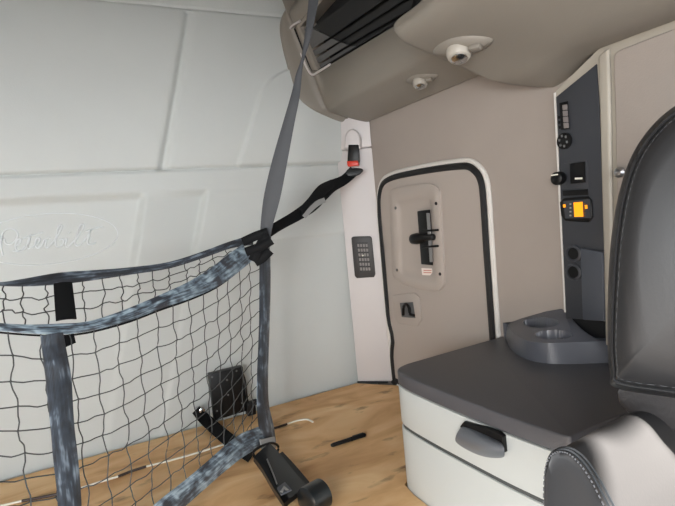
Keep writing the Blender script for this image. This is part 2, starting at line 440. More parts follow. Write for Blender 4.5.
# slam latch
bm = bmesh.new(); pl = [onside(x, y, HX) for x, y in ((394, 295), (416, 292.5), (420, 297), (422.5, 320), (418, 326), (399, 323), (396, 318))]
prism(bm, pl, (-.006, 0, 0)); lp = finish('latch_escutcheon', bm, 'hatch', hatch, bevel=.003, seg=3)
bm = bmesh.new(); prism(bm, [onside(x, y, .0185) for x, y in ((400, 303), (413, 302), (415.5, 318), (402, 317))], (-.0015, 0, 0)); finish('latch_pocket', bm, 'liner', lp)
bm = bmesh.new(); pts = smoothpath([onside(403, 315, .024), onside(403.5, 307, .026), onside(406, 304, .027), onside(409, 308, .026), onside(410, 314, .025), onside(414, 315.5, .024)], 4); tube(bm, pts, .006, 8); finish('latch_hook', bm, 'blackplastic', lp)

# ================================================================== PLYWOOD + BUNK BOX
bm = bmesh.new(); yf = .93
poly = [(-1.14, yf), (.6825, yf), (.6845, 1.01), (.694, 1.062), (.733, 1.092), (.80, 1.100), (1.115, 1.125), (1.115, 1.70), (1.0, YB-.012), (-1.14, YB-.012)]
prism(bm, [Vector((x, y, -.015)) for x, y in poly], (0, 0, .015))
tag(finish('plywood_board', bm, 'plywood', smooth=False), 'bare tan plywood sheet covering the bunk base below the net', 'plywood board')
bm = bmesh.new(); prism(bm, [Vector((x, y, ZF)) for x, y in [(-1.13, .935), (.68, .935), (.68, 1.09), (.78, 1.13), (1.10, 1.13), (1.10, 1.70), (.99, YB-.013), (-1.13, YB-.013)]], (0, 0, -.0155-ZF))
tag(finish('bunk_base', bm, 'cabinet', smooth=False), 'pale box base that carries the plywood sheet', 'bunk base')

# ================================================================== REAR OVERHEAD CABINET
cs = [(300, 0), (286, 8), (281.5, 22), (283, 40)]
p0 = at(283, 18, 1, YB); p1 = at(320, 112, 1, YB); p2 = at(345, 122, 1, YB)
side_z = 1.098
tilt = (p1-p0)
fn = Vector((-tilt.z, 0, tilt.x)).normalized()
if fn.x > 0: fn = -fn
def face_pt(x, y, o=0): return atp(x, y, p1+fn*o, fn)
sec = [Vector((XS, 0, ZC)), Vector((p0.x+.13, 0, ZC)), Vector((p0.x+.07, 0, p0.z+.10)), Vector((p0.x, 0, p0.z)), Vector((p1.x, 0, p1.z)), Vector((p1.x+.012, 0, p1.z-.012)), Vector((p2.x, 0, p2.z)), Vector((XS, 0, side_z))]
fine = []
bm = bmesh.new()
ysec = [YB-.045, 1.5, 1.2, 1.0, .90]
off = [0, 0, 0, 0, 0]
rows = []
for y, o in zip(ysec, off):
    rows.append([bm.verts.new((p.x-(o if 1 < i < 5 else 0), y, p.z)) for i, p in enumerate(sec)])
for a, b in zip(rows, rows[1:]):
    for i in range(len(sec)): bm.faces.new((a[i], a[(i+1) % len(sec)], b[(i+1) % len(sec)], b[i]))
bm.faces.new(rows[0]); bm.faces.new(rows[-1])
# louvre opening corners on the sloping face
oc = [(293.5, 29), (308.5, 66), (312, 71.5), (317, 71), (404, 18), (410, 12), (413, 2), (415, -25), (340, -28)]
rear = thing('overhead_cabinet', 'taupe overhead cabinet in the rear corner with a black louvred opening', 'overhead cabinet')
body = finish('body', bm, 'overhead', rear, bevel=.02, seg=4, angle=50)
# rounded rear end swelling to meet the back wall
fp = smoothpath([at(x, y, 1, YB-.03) for x, y in ((302, -8), (290, 4), (283.5, 16), (281.5, 30), (284, 48), (288.5, 66), (293.5, 84), (300, 99), (312, 109), (325, 115.5), (340, 121.5), (352, 123.5))], 4)
NF = len(fp); ptop = p0.lerp(p1, -.25)
def bodyp(i, y):
    t = i/(NF-1)
    q = ptop.lerp(p1, min(1, t/.76)) if t < .76 else p1.lerp(p2, (t-.76)/.24)
    return Vector((q.x-.001, y, q.z-.0015))
bm = bmesh.new(); rws = []
for y, k in ((YB-.004, 0), (YB-.032, 0), (YB-.035, .12), (YB-.038, .35), (YB-.040, .7), (YB-.043, .92), (YB-.048, 1)):
    rws.append([bm.verts.new(Vector(((1-k)*fp[i].x+k*bodyp(i, y).x, y, (1-k)*fp[i].z+k*bodyp(i, y).z))) for i in range(NF)]+[bm.verts.new((XS, y, 1.13)), bm.verts.new((XS, y, 1.6))])
for a_, b_ in zip(rws, rws[1:]):
    for i in range(len(a_)): bm.faces.new((a_[i], a_[(i+1) % len(a_)], b_[(i+1) % len(a_)], b_[i]))
bm.faces.new(rws[0]); bm.faces.new(rws[-1])
finish('rear_flange', bm, 'overhead', rear, angle=70)
# cut the opening
cut = bmesh.new(); prism(cut, [face_pt(x, y, .03) for x, y in oc], -fn*.11)
co = finish('cutter', cut, 'darkcavity', smooth=False)
md = body.modifiers.new('c', 'BOOLEAN'); md.operation = 'DIFFERENCE'; md.object = co; md.solver = 'EXACT'; bake(body)
body.data.materials.clear(); body.data.materials.append(MATS['overhead'])
for p in body.data.polygons: p.material_index = 0
bpy.data.objects.remove(co)
# dark tub lining the opening, liner plate, slats, white end rim
def tubpart(name, px, o, d, m, parent, bevel=0):
    b_ = bmesh.new(); prism(b_, [face_pt(x, y, o) for x, y in px], -fn*d); return finish(name, b_, m, parent, smooth=bool(bevel), bevel=bevel)
def scaled(px, k):
    c = np.mean(px, axis=0); return [tuple(c+(np.array(p)-c)*k) for p in px]
tub = tubpart('louvre_tub', scaled(oc, 1.02), -.075, .02, 'darkcavity', rear)
# walls of the tub
b_ = bmesh.new(); P = [face_pt(x, y, 0) for x, y in oc]
for i in range(len(P)):
    a, b = P[i], P[(i+1) % len(P)]; c_ = sum(P, Vector())/len(P); q = (b-a).cross(fn).normalized()
    if q.dot(c_-a) < 0: q = -q
    prism(b_, [a+q*.0005, b+q*.0005, b+q*.003, a+q*.003], -fn*.08)
finish('tub_wall', b_, 'darkcavity', rear, smooth=False)
for px in ([(294, 30), (311, 28), (330, 37), (300.5, 56)], [(301.5, 58), (332, 38.5), (339, 41.5), (304.5, 63)], [(305.5, 65.5), (341, 42.5), (348, 45), (308, 69.5)], [(309, 71.5), (350, 46.5), (357, 46), (313, 75)]):
    tubpart('grey_plate', px, -.014, .004, 'liner', rear)
for px in ([(312.5, 27.5), (331.5, 36.5), (440, -40), (420, -50)], [(334, 37.5), (340.5, 40.5), (449, -29), (442, -34)], [(343, 41.2), (349.5, 44), (458, -19), (451, -25)], [(352, 45.5), (359, 44.5), (466, -10), (460, -16)]):
    tubpart('slat', px, -.014, .004, 'slat', rear)
b_ = bmesh.new(); tube(b_, smoothpath([face_pt(x, y, .008) for x, y in ((300, 21), (292, 26), (290.5, 31), (294, 40), (300, 53), (307, 68), (312, 74.5), (318, 72), (330, 64.5))], 4), .0045, 8, nrm=fn); finish('pale_end_rim', b_, 'trim', rear)

# ================================================================== FRONT OVERHEAD CABINET
ep = [at(553, 88, 1, .875), at(528, 86.5, 1, .91), at(500, 83, 1, .945), at(480, 77, 1, .975), at(465, 70.5, 1, .99), at(447, 62.5, 1, 1.0), at(430, 55, 1, 1.0), at(414, 48.5, 1, 1.0), at(402, 42, 1, 1.0), at(394.5, 33, 1, 1.0), at(392.5, 26, 0, .742)]
ep = [Vector((XS, ep[0].y, ep[0].z))]+ep[1:]
top = [at(398, 19, 0, .745), at(411, 9.5, 0, .75), at(428, -1, 0, .752), Vector((.755, .84, 1.4)), Vector((.76, .82, ZC))]
ncol = smoothpath(ep+top, 3)
NC = len(ncol)
def sect(k):   # k 0..1 from the rear edge towards the cab
    out = []
    for i, p in enumerate(ncol):
        u = i/(NC-1); y = p.y-k*(p.y+.35)
        z = p.z
        if u < .45:
            w = (1-u/.45)**1.3; rise = 1.055-p.z
            z += w*rise*sstep(.875, .70, y)
            z += -.006*math.sin(min(1, u/.45)*math.pi)*sstep(1.0, .8, y)
        z += .42*max(0, .92-y)**1.4*sstep(.22, .75, u)
        out.append(Vector((p.x, y, min(z, ZC-.01))))
    return out
ks = [0, .004, .012, .03, .06, .09, .12, .15, .18, .22, .26, .32, .4, .5, .65, .8, 1]
bm = bmesh.new(); rows = []
for k in ks:
    s = sect(k)
    if k == 0: s = [p+Vector((0, 0, .006)) if i < NC-18 else p+Vector((.006, 0, 0)) for i, p in enumerate(s)]
    rows.append([bm.verts.new(p) for p in s]+[bm.verts.new((XS, s[0].y, ZC))])
for a, b in zip(rows, rows[1:]):
    n_ = len(a)
    for i in range(n_): bm.faces.new((a[i], a[(i+1) % n_], b[(i+1) % n_], b[i]))
bm.faces.new(rows[0]); bm.faces.new(rows[-1])
front = tag(finish('overhead_cabinet', bm, 'overhead', angle=60), 'smooth taupe overhead cabinet above the closet with the larger reading light', 'overhead cabinet')

# reading lights
def reading_light(T, x, y, s, label, pa, pb):
    l, n = hit(T, x, y)
    if n.dot(Vector(CAM)-l) < 0: n = -n
    t = thing('reading_light', label, 'light', 'reading lights under the overhead cabinets')
    xa = (hit(T, *pb)[0]-hit(T, *pa)[0]); xa = (xa-n*xa.dot(n)); hl = xa.length/2; xa.normalize(); Mx = Matrix((xa, n.cross(xa), n)).transposed(); bs = hl/.085
    b_ = bmesh.new(); pr_ = [(.085, 0), (.03, .034), (-.03, .036), (-.085, 0), (-.03, -.032), (.03, -.034)]
    pts = smoothpath([l+Mx @ Vector((a*bs, b*bs*1.1, -.003)) for a, b in pr_], 5, closed=True)
    c_ = l; lo = [b_.verts.new(p) for p in pts]; mi = [b_.verts.new(c_+(p-c_)*.92+n*.008*s) for p in pts]; hi = [b_.verts.new(c_+(p-c_)*.55+n*.014*s) for p in pts]
    for A_, B_ in ((lo, mi), (mi, hi)):
        for i in range(len(pts)): b_.faces.new((A_[i], A_[(i+1) % len(pts)], B_[(i+1) % len(pts)], B_[i]))
    b_.faces.new(lo); b_.faces.new(hi); finish('bezel', b_, 'overhead', t, angle=60)
    d = (n*.8+Vector((-.25, -.1, -.35))+(Vector(CAM)-l).normalized()*.35+Vector((.35, 0, 0))).normalized()
    b_ = bmesh.new(); r = .030*s; c2 = l+n*.014*s-xa*.006*s
    lathe(b_, [(r*math.sin(a), -r*math.cos(a)) for a in np.linspace(.02, 2.2, 12)]+[(r*.62, r*.62)], c2, d); eb = finish('eyeball', b_, 'eyeball', t)
    b_ = bmesh.new(); lathe(b_, [(r*.66, r*.55), (r*.66, r*.70), (r*.5, r*.78), (r*.05, r*.80)], c2, d); finish('lens', b_, 'chrome', eb)
    b_ = bmesh.new(); b2_ = l+Mx @ Vector((.040*s, .006*s, .016*s)); box(b_, b2_, (.030*s, .018*s, .012*s), Mx); finish('rocker_switch', b_, 'overhead', t, bevel=.004)
    return t
FT = tree_of(front); BT = tree_of(body)
reading_light(FT, 462, 46, 1.0, 'round eyeball reading light in a diamond bezel, the nearer and brighter one', (432, 52), (495, 38))
reading_light(BT, 422, 78.5, .82, 'dim eyeball reading light under the rear overhead cabinet, the farther one', (407, 82), (440, 74.5))

# ================================================================== CLOSET TOWER
TX = 1.095
def ont(x, y, o=0): return at(x, y, 0, TX-o)
closet = thing('closet', 'tall taupe closet beside the seat with a dark control panel at its edge', 'closet')
ty1 = ont(560.5, 200).y
bm = bmesh.new()
zt = 1.056
b0 = ont(556, 92); b1 = ont(600, 47)
side = [(ty1, .413), (ty1, b0.z), (b1.y, b1.z), (.0, b1.z), (.0, .312), (.66, .312), (.66, .413)]
prism(bm, [Vector((TX, y, z)) for y, z in side], (XS-.001-TX, 0, 0))
finish('body', bm, 'closet', closet, bevel=.0015, seg=1)
bm = bmesh.new(); box2(bm, (XS-.006, .661, .312), (XS-.002, ty1+.01, .404)); finish('shade_plate', bm, 'darkcavity', closet, smooth=False)  # dark plate painting in the shade on the beige wall under the tower
# control panel face
cp = [(557, 97), (597.5, 64), (600.5, 110), (605, 250), (606.5, 320.5), (567, 318)]
bm = bmesh.new(); prism(bm, [ont(x, y, .0) for x, y in cp], (-.004, 0, 0)); panel = finish('control_panel', bm, 'navy', closet, bevel=.0015)
# cream stile right of the panel, rounded
bm = bmesh.new(); prism(bm, [ont(x, y, 0) for x, y in ((601, 56), (611.5, 48), (613, 110), (615, 260), (617, 345), (608, 345), (606, 250), (602.5, 120))], (-.012, 0, 0)); finish('stile', bm, 'closet', closet, bevel=.006, seg=4)
# door with rounded corner
dpx = smoothpath([ont(x, y, 0) for x, y in ((617, 110), (615.5, 70), (616, 56), (621, 50.5), (632, 46), (655, 37), (675, 29.5), (720, 12), (760, 0))], 3)
dpts = dpx+[Vector((TX, dpx[-1].y, .33)), Vector((TX, ont(620, 330).y, .33))]
bm = bmesh.new(); prism(bm, dpts, (-.008, 0, 0)); cd = finish('door', bm, 'sidewall', closet, bevel=.004, seg=3)
bm = bmesh.new(); kc = ont(624, 172, .008); lathe(bm, [(.004, 0), (.006, .006), (.011, .012), (.012, .018), (.008, .024), (.001, .026)], kc, (-1, 0, 0), 18); finish('knob', bm, 'steel', cd)
# things on the panel (all parts of the panel)
def onp(x, y, o=0): return ont(x, y, .004+o)
def plate(name, px, o, d, m, par=panel, bevel=.001):
    b_ = bmesh.new(); prism(b_, [onp(x, y, o) for x, y in px], (-d, 0, 0)); return finish(name, b_, m, par, bevel=bevel)
plate('switch_bezel', [(559.5, 103), (568, 101), (570, 129), (561.5, 130)], 0, .002, 'blackplastic')
for i in range(4):
    y = 105+i*6; plate('rocker', [(563+i*.4, y), (567.5+i*.4, y-.6), (568+i*.4, y+4.8), (563.5+i*.4, y+5.4)], .002, .004, 'ventbar')
for i in range(3):
    plate('small_button', [(558.5+i*.3, 116+i*5), (560.3+i*.3, 116+i*5), (560.3+i*.3, 119+i*5), (558.5+i*.3, 119+i*5)], .0, .003, 'blackplastic')
g = onp(565, 141)
bm = bmesh.new(); lathe(bm, [(.020, 0), (.020, .005), (.016, .006), (.001, .006)], g, (-1, 0, 0), 24); finish('socket_ring', bm, 'blackplastic', panel)
for k in range(6):
    a = k*1.05+.3; c_ = g+Vector((-.007, .011*math.cos(a), .013*math.sin(a))); bm = bmesh.new(); box(bm, c_, (.004, .004, .006)); finish('contact', bm, 'steel', panel, bevel=.001)
plate('switch_frame', [(561, 164), (588, 160), (589, 187), (562.5, 189)], 0, .0015, 'navy')
plate('black_switch', [(571, 163.5), (585.5, 161.5), (586, 182.5), (572, 184)], .0015, .006, 'blackplastic')
plate('switch_mark', [(575, 177.7), (582.5, 177.4), (582.5, 179.2), (575, 179.5)], .0076, .0008, 'white', bevel=0)
bm = bmesh.new(); k0 = onp(563, 178); lathe(bm, [(.008, 0), (.014, .004), (.017, .012), (.016, .026), (.010, .030)], k0, (-1, 0, 0), 18); kn = finish('rotary_knob', bm, 'blackplastic', panel)
bm = bmesh.new(); box(bm, k0+Vector((-.029, .001, .009)), (.004, .018, .003)); finish('pointer', bm, 'white', kn)
dis = plate('display_bezel', [(561, 202), (565, 198), (589, 196), (592.5, 200), (594, 217), (590, 222), (567, 221), (562.5, 216)], 0, .006, 'blackplastic', bevel=.002)
dsp = plate('display_face', [(563.5, 201), (590, 199), (591, 218), (565.5, 218.5)], .006, .0012, 'navy', bevel=0)
plate('screen', [(573.8, 202.5), (582.6, 201.8), (583.4, 216.6), (574.6, 216.8)], .0072, .001, 'orange', bevel=0)
plate('led', [(563.2, 204.6), (565.4, 204.2), (565.8, 207.2), (563.6, 207.5)], .0072, .001, 'orange', bevel=0)
plate('led', [(584.8, 205.2), (587.2, 204.8), (587.6, 208.6), (585.2, 208.9)], .0072, .001, 'orange', bevel=0)
for i in range(4):
    plate('display_button', [(570, 203.3+i*3.8), (571.4, 203.2+i*3.8), (571.5, 204.8+i*3.8), (570.1, 204.9+i*3.8)], .0072, .002, 'label', bevel=0)
for i in range(5):
    plate('side_button', [(584, 203.3+i*2.9), (585.2, 203.2+i*2.9), (585.3, 205+i*2.9), (584.1, 205.1+i*2.9)], .0072, .0012, 'orangedark', bevel=0)
plate('blank_plate', [(563, 190.5), (588, 189), (588.5, 195), (563.5, 196)], 0, .003, 'blackplastic')
for y in (253.5, 272):
    bm = bmesh.new(); c_ = onp(574, y); lathe(bm, [(.0225, 0), (.0225, .004), (.020, .006), (.016, .006), (.015, .002), (.001, .002)], c_, (-1, 0, 0), 28); ou = finish('round_outlet', bm, 'navy', panel)
    bm = bmesh.new(); lathe(bm, [(.0145, .0), (.0145, .003), (.001, .0035)], c_, (-1, 0, 0), 24); finish('outlet_cap', bm, 'blackplastic', ou)
plate('lower_cover', [(583, 247.5), (605.5, 251.5), (607, 320.5), (585.5, 319)], 0, .012, 'navylight', bevel=.003)
plate('light_edge', [(555, 93), (556.6, 92.5), (567, 312), (565.6, 312)], -.006, .006, 'bead', par=closet, bevel=.0005)

# ================================================================== CABINET
def cplan(z, px): return [at(x, y, 2, z) for x, y in px]
lip = [(401, 381), (404.5, 386), (415, 391.5), (440, 402), (470, 414.5), (510, 431.5), (545, 444), (575, 450), (610, 456)]
LP = cplan(.275, lip)
fr = smoothpath([Vector((XS-.002, 1.098, 0)), Vector((.81, 1.088, 0)), Vector((.738, 1.082, 0)), Vector((.704, 1.058, 0)), Vector((.6925, 1.01, 0)), Vector((.690, .94, 0)), Vector((.690, .87, 0)), Vector((.692, .78, 0)), Vector((.695, .69, 0)), Vector((.701, .62, 0)), Vector((.706, .575, 0)), Vector((.712, .555, 0))], 4)

cab = thing('cabinet', 'white curved cabinet with dark grey countertop between the plywood bunk and the seat', 'cabinet')
def shrink(pts, d):
    out = []
    for i, p in enumerate(pts):
        a = pts[max(i-1, 0)]; b = pts[min(i+1, len(pts)-1)]; t = (b-a).normalized(); n = Vector((-t.y, t.x, 0))
        if n.dot(Vector((.95, .75, 0))-p) < 0: n = -n
        q = p+n*d; q.x = min(q.x, XS-.002); out.append(q)
    return out
def lv(pts, z): return [Vector((p.x, p.y, z)) for p in pts]
bm = bmesh.new(); f2 = shrink(fr, .004)+[Vector((XS-.002, .555, 0))]
prism(bm, lv(f2, ZF), (0, 0, .276-ZF)); finish('body', bm, 'groove', cab)
bm = bmesh.new()
fo = shrink(fr, .003); bm2 = bmesh.new()
def shellpiece(name, z0, z1, i0=0, i1=None, d0=-.004, d1=.008, m='cabinet', bev=.004):
    b_ = bmesh.new(); a = shrink(fr, d0)[i0:i1]; c_ = shrink(fr, d1)[i0:i1]
    prism(b_, lv(a, z0)+lv(c_[::-1], z0), (0, 0, z1-z0)); return finish(name, b_, m, cab, bevel=bev, seg=2)
gz = .166
iS = 12
dr = shellpiece('drawer', gz+.005, .272, 0)
dd = shellpiece('door', ZF+.02, gz-.004, 0)
shellpiece('groove_strip', gz-.006, gz+.007, 0, None, .000, .006, 'groove', 0)
# countertop
bm = bmesh.new(); top = shrink(fr, -.004)
prism(bm, lv(top, .274)+[Vector((XS-.002, .555, .274))], (0, 0, .036)); ct = finish('countertop', bm, 'counter', cab, bevel=.014, seg=4)
# handle pull in its opening
def onfront(x, y, o=0):
    # front face is nearly the plane X = .694
    return at(x, y, 0, .686-o)
bm = bmesh.new(); prism(bm, [onfront(x, y, .0055) for x, y in ((460, 426), (464, 421.5), (486, 428.5), (497, 432.5), (502, 437), (503.5, 453), (497, 454), (488, 452), (462, 438))], (.012, 0, 0)); pk = finish('pull_recess', bm, 'blackplastic', dr, bevel=.001)
bm = bmesh.new()
rows = []
prof = [((463, 425.5), 0), ((459.5, 431), .010), ((457, 436.5), .016), ((456.5, 439.5), .012)]
L = [(463, 424, .002), (457.5, 430, .016), (454, 438, .017), (454.5, 443, .002)]
Mi = [(479, 431, .004), (475, 438, .028), (472, 448.5, .026), (471.5, 453, .004)]
M2 = [(492, 437, .004), (489, 444, .029), (486.5, 454, .026), (486.5, 458.5, .004)]
Rr = [(500, 441, .002), (505, 446, .018), (505.5, 455, .017), (505, 458.5, .002)]
rows = [[bm.verts.new(onfront(*q)) for q in r] for r in (L, Mi, M2, Rr)]
rows2 = [[bm.verts.new(onfront(q[0], q[1]-.2, q[2]-.003)) for q in r] for r in (L, Mi, M2, Rr)]
for RR, s in ((rows, 1), (rows2, -1)):
    for a, b in zip(RR, RR[1:]):
        for i in range(3): bm.faces.new((a[i], a[i+1], b[i+1], b[i])[::s])
for i in range(3):
    bm.faces.new((rows[i][0], rows[i+1][0], rows2[i+1][0], rows2[i][0])); bm.faces.new((rows[i][3], rows[i+1][3], rows2[i+1][3], rows2[i][3]))
    bm.faces.new((rows[0][i], rows[0][i+1], rows2[0][i+1], rows2[0][i])); bm.faces.new((rows[3][i], rows[3][i+1], rows2[3][i+1], rows2[3][i]))
o = finish('drawer_pull', bm, 'handlegrey', dr, smooth=False); ms = o.modifiers.new('s', 'SUBSURF'); ms.levels = 3; bake(o)
for p in o.data.polygons: p.use_smooth = True

# cup holder tray
uu = [0, .10, .24, .40, .62, .85, 1]
Fx = [507, 514, 528, 548, 576, 606, 625]; Fy = [322, 333, 341, 343, 342.2, 341, 340.3]; Fz = [.352, .357, .360, .362, .362, .362, .362]
Kx = [507.5, 512, 521, 545, 562, 590, 625]; Ky = [321.5, 322, 318.5, 311.5, 308.5, 337.6, 338.5]; Kz = [.353, .360, .376, .408, .422, .368, .364]
Gx = [505.5, 512, 527, 548, 576, 606, 625]; Gy = [338, 350.5, 359.5, 363.6, 364, 363, 362]
def si(u, a):
    k = smoothpath([Vector((v, 0, 0)) for v in a], 12); t = float(np.interp(u, uu, range(7)))*12; i = min(int(t), len(k)-2); return k[i].x+(k[i+1].x-k[i].x)*(t-i)
wells = ((541, 323, 17.5, 5.0), (554, 335, 18, 4.6))
bm = bmesh.new(); NU, NV = 240, 70; GR = []
for i in range(NU+1):
    u = i/NU; col = []
    fx, fy, fz, kx, ky, kz = si(u, Fx), si(u, Fy), float(np.interp(u, uu, Fz)), float(np.interp(u, uu, Kx)), float(np.interp(u, uu, Ky)), float(np.interp(u, uu, Kz))
    gb = at(si(u, Gx), si(u, Gy), 2, .3105); rim = at(fx, fy, 2, fz)
    col += [gb, gb.lerp(rim, .5), gb.lerp(rim, .92)]
    for j in range(NV+1):
        v = j/NV; x = fx+(kx-fx)*v; y = fy+(ky-fy)*v
        p = at(x, y, 2, fz+(kz-fz)*v)
        for wx, wy, wa, wb in wells:
            q = math.hypot((x-wx)/wa, (y-wy)/wb)
            if .995 < q < 1.10: p.z += .0022*(1.10-q)/.105
            elif q <= .995: p.z -= .034*sstep(1.0, .93, q)+.006*(1-q)
        p.z = max(p.z, .316); p.x = min(p.x, XS-.003); col.append(p)
    col.append(Vector((col[-1].x, col[-1].y, .3105)))
    GR.append([bm.verts.new(p) for p in col])
for A_, B_ in zip(GR, GR[1:]):
    for j in range(len(A_)-1): bm.faces.new((A_[j], A_[j+1], B_[j+1], B_[j]))
    bm.faces.new((A_[-1], A_[0], B_[0], B_[-1]))
bm.faces.new(GR[0]); bm.faces.new(GR[-1])
tray = finish('cup_holder_tray', bm, 'tray', None, angle=42)
tag(tray, 'grey moulded two-cup holder tray standing on the countertop under the control panel', 'cup holder')

# ================================================================== SEAT
seat = thing('seat', 'black leather cab seat in the right foreground with contrast stitching', 'seat')
def bd(x, y):  # backrest plane: forward depth varies, left edge a little farther
    return .62-.00045*(x-608)
bo = [(616, 388), (610, 374), (607.5, 345), (608, 290), (611, 240), (618.5, 195), (631, 157), (650, 128), (675, 106), (708, 92), (750, 86), (800, 94), (838, 120), (853, 165), (860, 250), (860, 340), (856, 395), (800, 410), (735, 408), (675, 398)]
bp = smoothpath([Vector((x, y, 0)) for x, y in bo], 5, closed=True)
cpx = Vector((735, 250, 0))
def backring(s, dd):
    out = []
    for p in bp:
        v = p-cpx; L_ = v.length; q = cpx+v*((L_+s)/L_); out.append(atd(q.x, q.y, bd(q.x, q.y)+dd))
    return out
bm = bmesh.new()
rr_ = []
for k in (.02, .2, .4, .6, .76, .86):
    ring_ = []
    for p in bp:
        an = math.atan2((p.y-cpx.y)/158, (p.x-cpx.x)/126); w_ = k**2.5; ex, ey = cpx.x+126*math.cos(an), cpx.y+158*math.sin(an); qx, qy = ex+(p.x-ex)*w_, ey+(p.y-ey)*w_
        x, y = cpx.x+(qx-cpx.x)*k, cpx.y+(qy-cpx.y)*k; ring_.append(bm.verts.new(atd(x, y, bd(x, y)-.014-.016*(1-k*k))))
    rr_.append(ring_)
for s_, dd_ in ((-11, -.011), (-8.5, -.006), (-7.5, -.001), (-5.5, -.002), (-2, .005), (0, .016), (0, .04), (-4, .075), (-16, .095), (-60, .10)):
    rr_.append([bm.verts.new(v) for v in backring(s_, dd_)])
for a, b in zip(rr_, rr_[1:]):
    for i in range(len(a)): bm.faces.new((a[i], a[(i+1) % len(a)], b[(i+1) % len(a)], b[i]))
bm.faces.new(rr_[0]); bm.faces.new(rr_[-1])
back_ = finish('backrest', bm, 'leather', seat, angle=75)
for s, d_ in ((-5.6, -.0025),):
    bm = bmesh.new(); tube(bm, backring(s, d_), .0014, 6, closed=True); finish('piping', bm, 'leather', back_)
bm = bmesh.new(); st_ = backring(-11, -.010)
st2 = []
for i in range(len(st_)):
    a, b = st_[i], st_[(i+1) % len(st_)]; n2 = max(1, int((b-a).length/.0075))
    for k in range(n2): tube(bm, [a.lerp(b, k/n2), a.lerp(b, (k+.6)/n2)], .0008, 5)
sx = finish('stitching', bm, 'thread', back_); sx['kind'] = 'stuff'
# lower shell of the back
bm = bmesh.new()
sh = smoothpath([Vector((x, y, 0)) for x, y in ((625, 385), (618, 398), (628, 412), (645, 425), (680, 450), (740, 520), (860, 520), (880, 400), (850, 360), (700, 370))], 4, closed=True)
A_ = [bm.verts.new(atd(p.x, p.y, .66)) for p in sh]; B_ = [bm.verts.new(atd(p.x, p.y, .76)) for p in sh]
for i in range(len(sh)): bm.faces.new((A_[i], A_[(i+1) % len(sh)], B_[(i+1) % len(sh)], B_[i]))
bm.faces.new(A_); bm.faces.new(B_[::-1]); finish('back_shell', bm, 'leathershell', seat, bevel=.01, seg=3)
# bolster / armrest
E0 = [(556, 600), (547, 560), (545, 520), (544.5, 490), (546, 468), (551, 455), (560, 450.5), (570, 453), (581, 463), (592, 479), (603, 500), (620, 535), (640, 590), (600, 640)]
S1 = [(640, 560), (628, 520), (618, 480), (612, 450), (611, 430), (617, 419), (632, 412), (647, 412), (662, 420), (675, 432), (692, 448), (712, 475), (730, 530), (690, 600)]
def lerp2(a, b, t): return (a[0]+(b[0]-a[0])*t, a[1]+(b[1]-a[1])*t)
bm = bmesh.new(); RG = []
for t, dpt, s in ((-.06, .405, .72), (-.045, .402, .90), (-.015, .404, .985), (.02, .412, 1), (.06, .420, 1), (.25, .45, 1), (.5, .50, 1), (.75, .55, 1), (1.0, .60, 1)):
    px = [lerp2(a, b, t) for a, b in zip(E0, S1)]; c_ = np.mean(px, axis=0); px = [tuple(c_+(np.array(p)-c_)*s) for p in px]
    pp = smoothpath([Vector((x, y, 0)) for x, y in px], 4, closed=True); RG.append(([atd(p.x, p.y, dpt) for p in pp]))
VR = [[bm.verts.new(p) for p in r] for r in RG]
for a, b in zip(VR, VR[1:]):
    for i in range(len(a)): bm.faces.new((a[i], a[(i+1) % len(a)], b[(i+1) % len(a)], b[i]))
bm.faces.new(VR[0]); bm.faces.new(VR[-1]); arm = finish('armrest', bm, 'leather', seat, angle=75)
for rg, nm_ in ((RG[3], 'arm_seam'), (RG[4], 'arm_seam')):
    bm = bmesh.new(); c_ = sum(rg, Vector())/len(rg); tube(bm, [c_+(p-c_)*1.003 for p in rg], .0016, 6, closed=True); finish(nm_, bm, 'leatherside', arm)
bm = bmesh.new()
for i in range(len(RG[3])):
    for rg in (RG[2],):
        a, b = rg[i], rg[(i+1) % len(rg)]; c_ = sum(rg, Vector())/len(rg); a = c_+(a-c_)*1.006; b = c_+(b-c_)*1.006; n2 = max(1, int((b-a).length/.006))
        for k in range(n2): tube(bm, [a.lerp(b, k/n2), a.lerp(b, (k+.55)/n2)], .0008, 5)
sx = finish('stitching', bm, 'thread', arm); sx['kind'] = 'stuff'
# seat cushion and pedestal below the frame of view
bm = bmesh.new(); box2(bm, (.58, -.10, -.02), (1.04, .40, .14)); finish('seat_cushion', bm, 'leather', seat, bevel=.05, seg=4)
bm = bmesh.new(); box2(bm, (.66, -.02, ZF), (.96, .34, -.02)); finish('pedestal', bm, 'blackplastic', seat, bevel=.02)
bm = bmesh.new(); tube(bm, [Vector((.72, .44, .30)), Vector((.74, .40, .10))], .02, 10); finish('recliner_bracket', bm, 'blackplastic', seat)

# ================================================================== AIR VENT on the pillar
vent = thing('air_vent', 'small dark rectangular air vent grille set in the corner pillar', 'vent')
def vpoly(name, px, o, d, m, par, bevel=.002):
    b_ = bmesh.new(); prism(b_, [onpil(x, y, o) for x, y in px], pn*d); return finish(name, b_, m, par, bevel=bevel)
vp = [(351.5, 238), (353, 236.5), (370.5, 236), (372, 238), (375.5, 274), (374.3, 277), (357, 278), (355, 276)]
vpoly('bezel', vp, .0, .008, 'vent', vent, .003)
vpoly('dark_core', [(356, 242.5), (367.5, 242), (371.5, 271.5), (360, 272.5)], .0082, .0012, 'blackplastic', vent, 0)
for r in range(6):
    y = 244+r*4.7
    for c in range(4):
        x = 357.3+c*2.75+r*.55
        vpoly('louvre_cell', [(x, y), (x+1.9, y), (x+2.2, y+2.9), (x+.3, y+2.9)], .0094, .0015, 'ventbar', vent, 0)
b_ = bmesh.new(); lathe(b_, [(.003, 0), (.003, .006), (.001, .007)], onpil(363, 255.5, .0105), pn, 10); finish('thumb_tab', b_, 'white', vent)

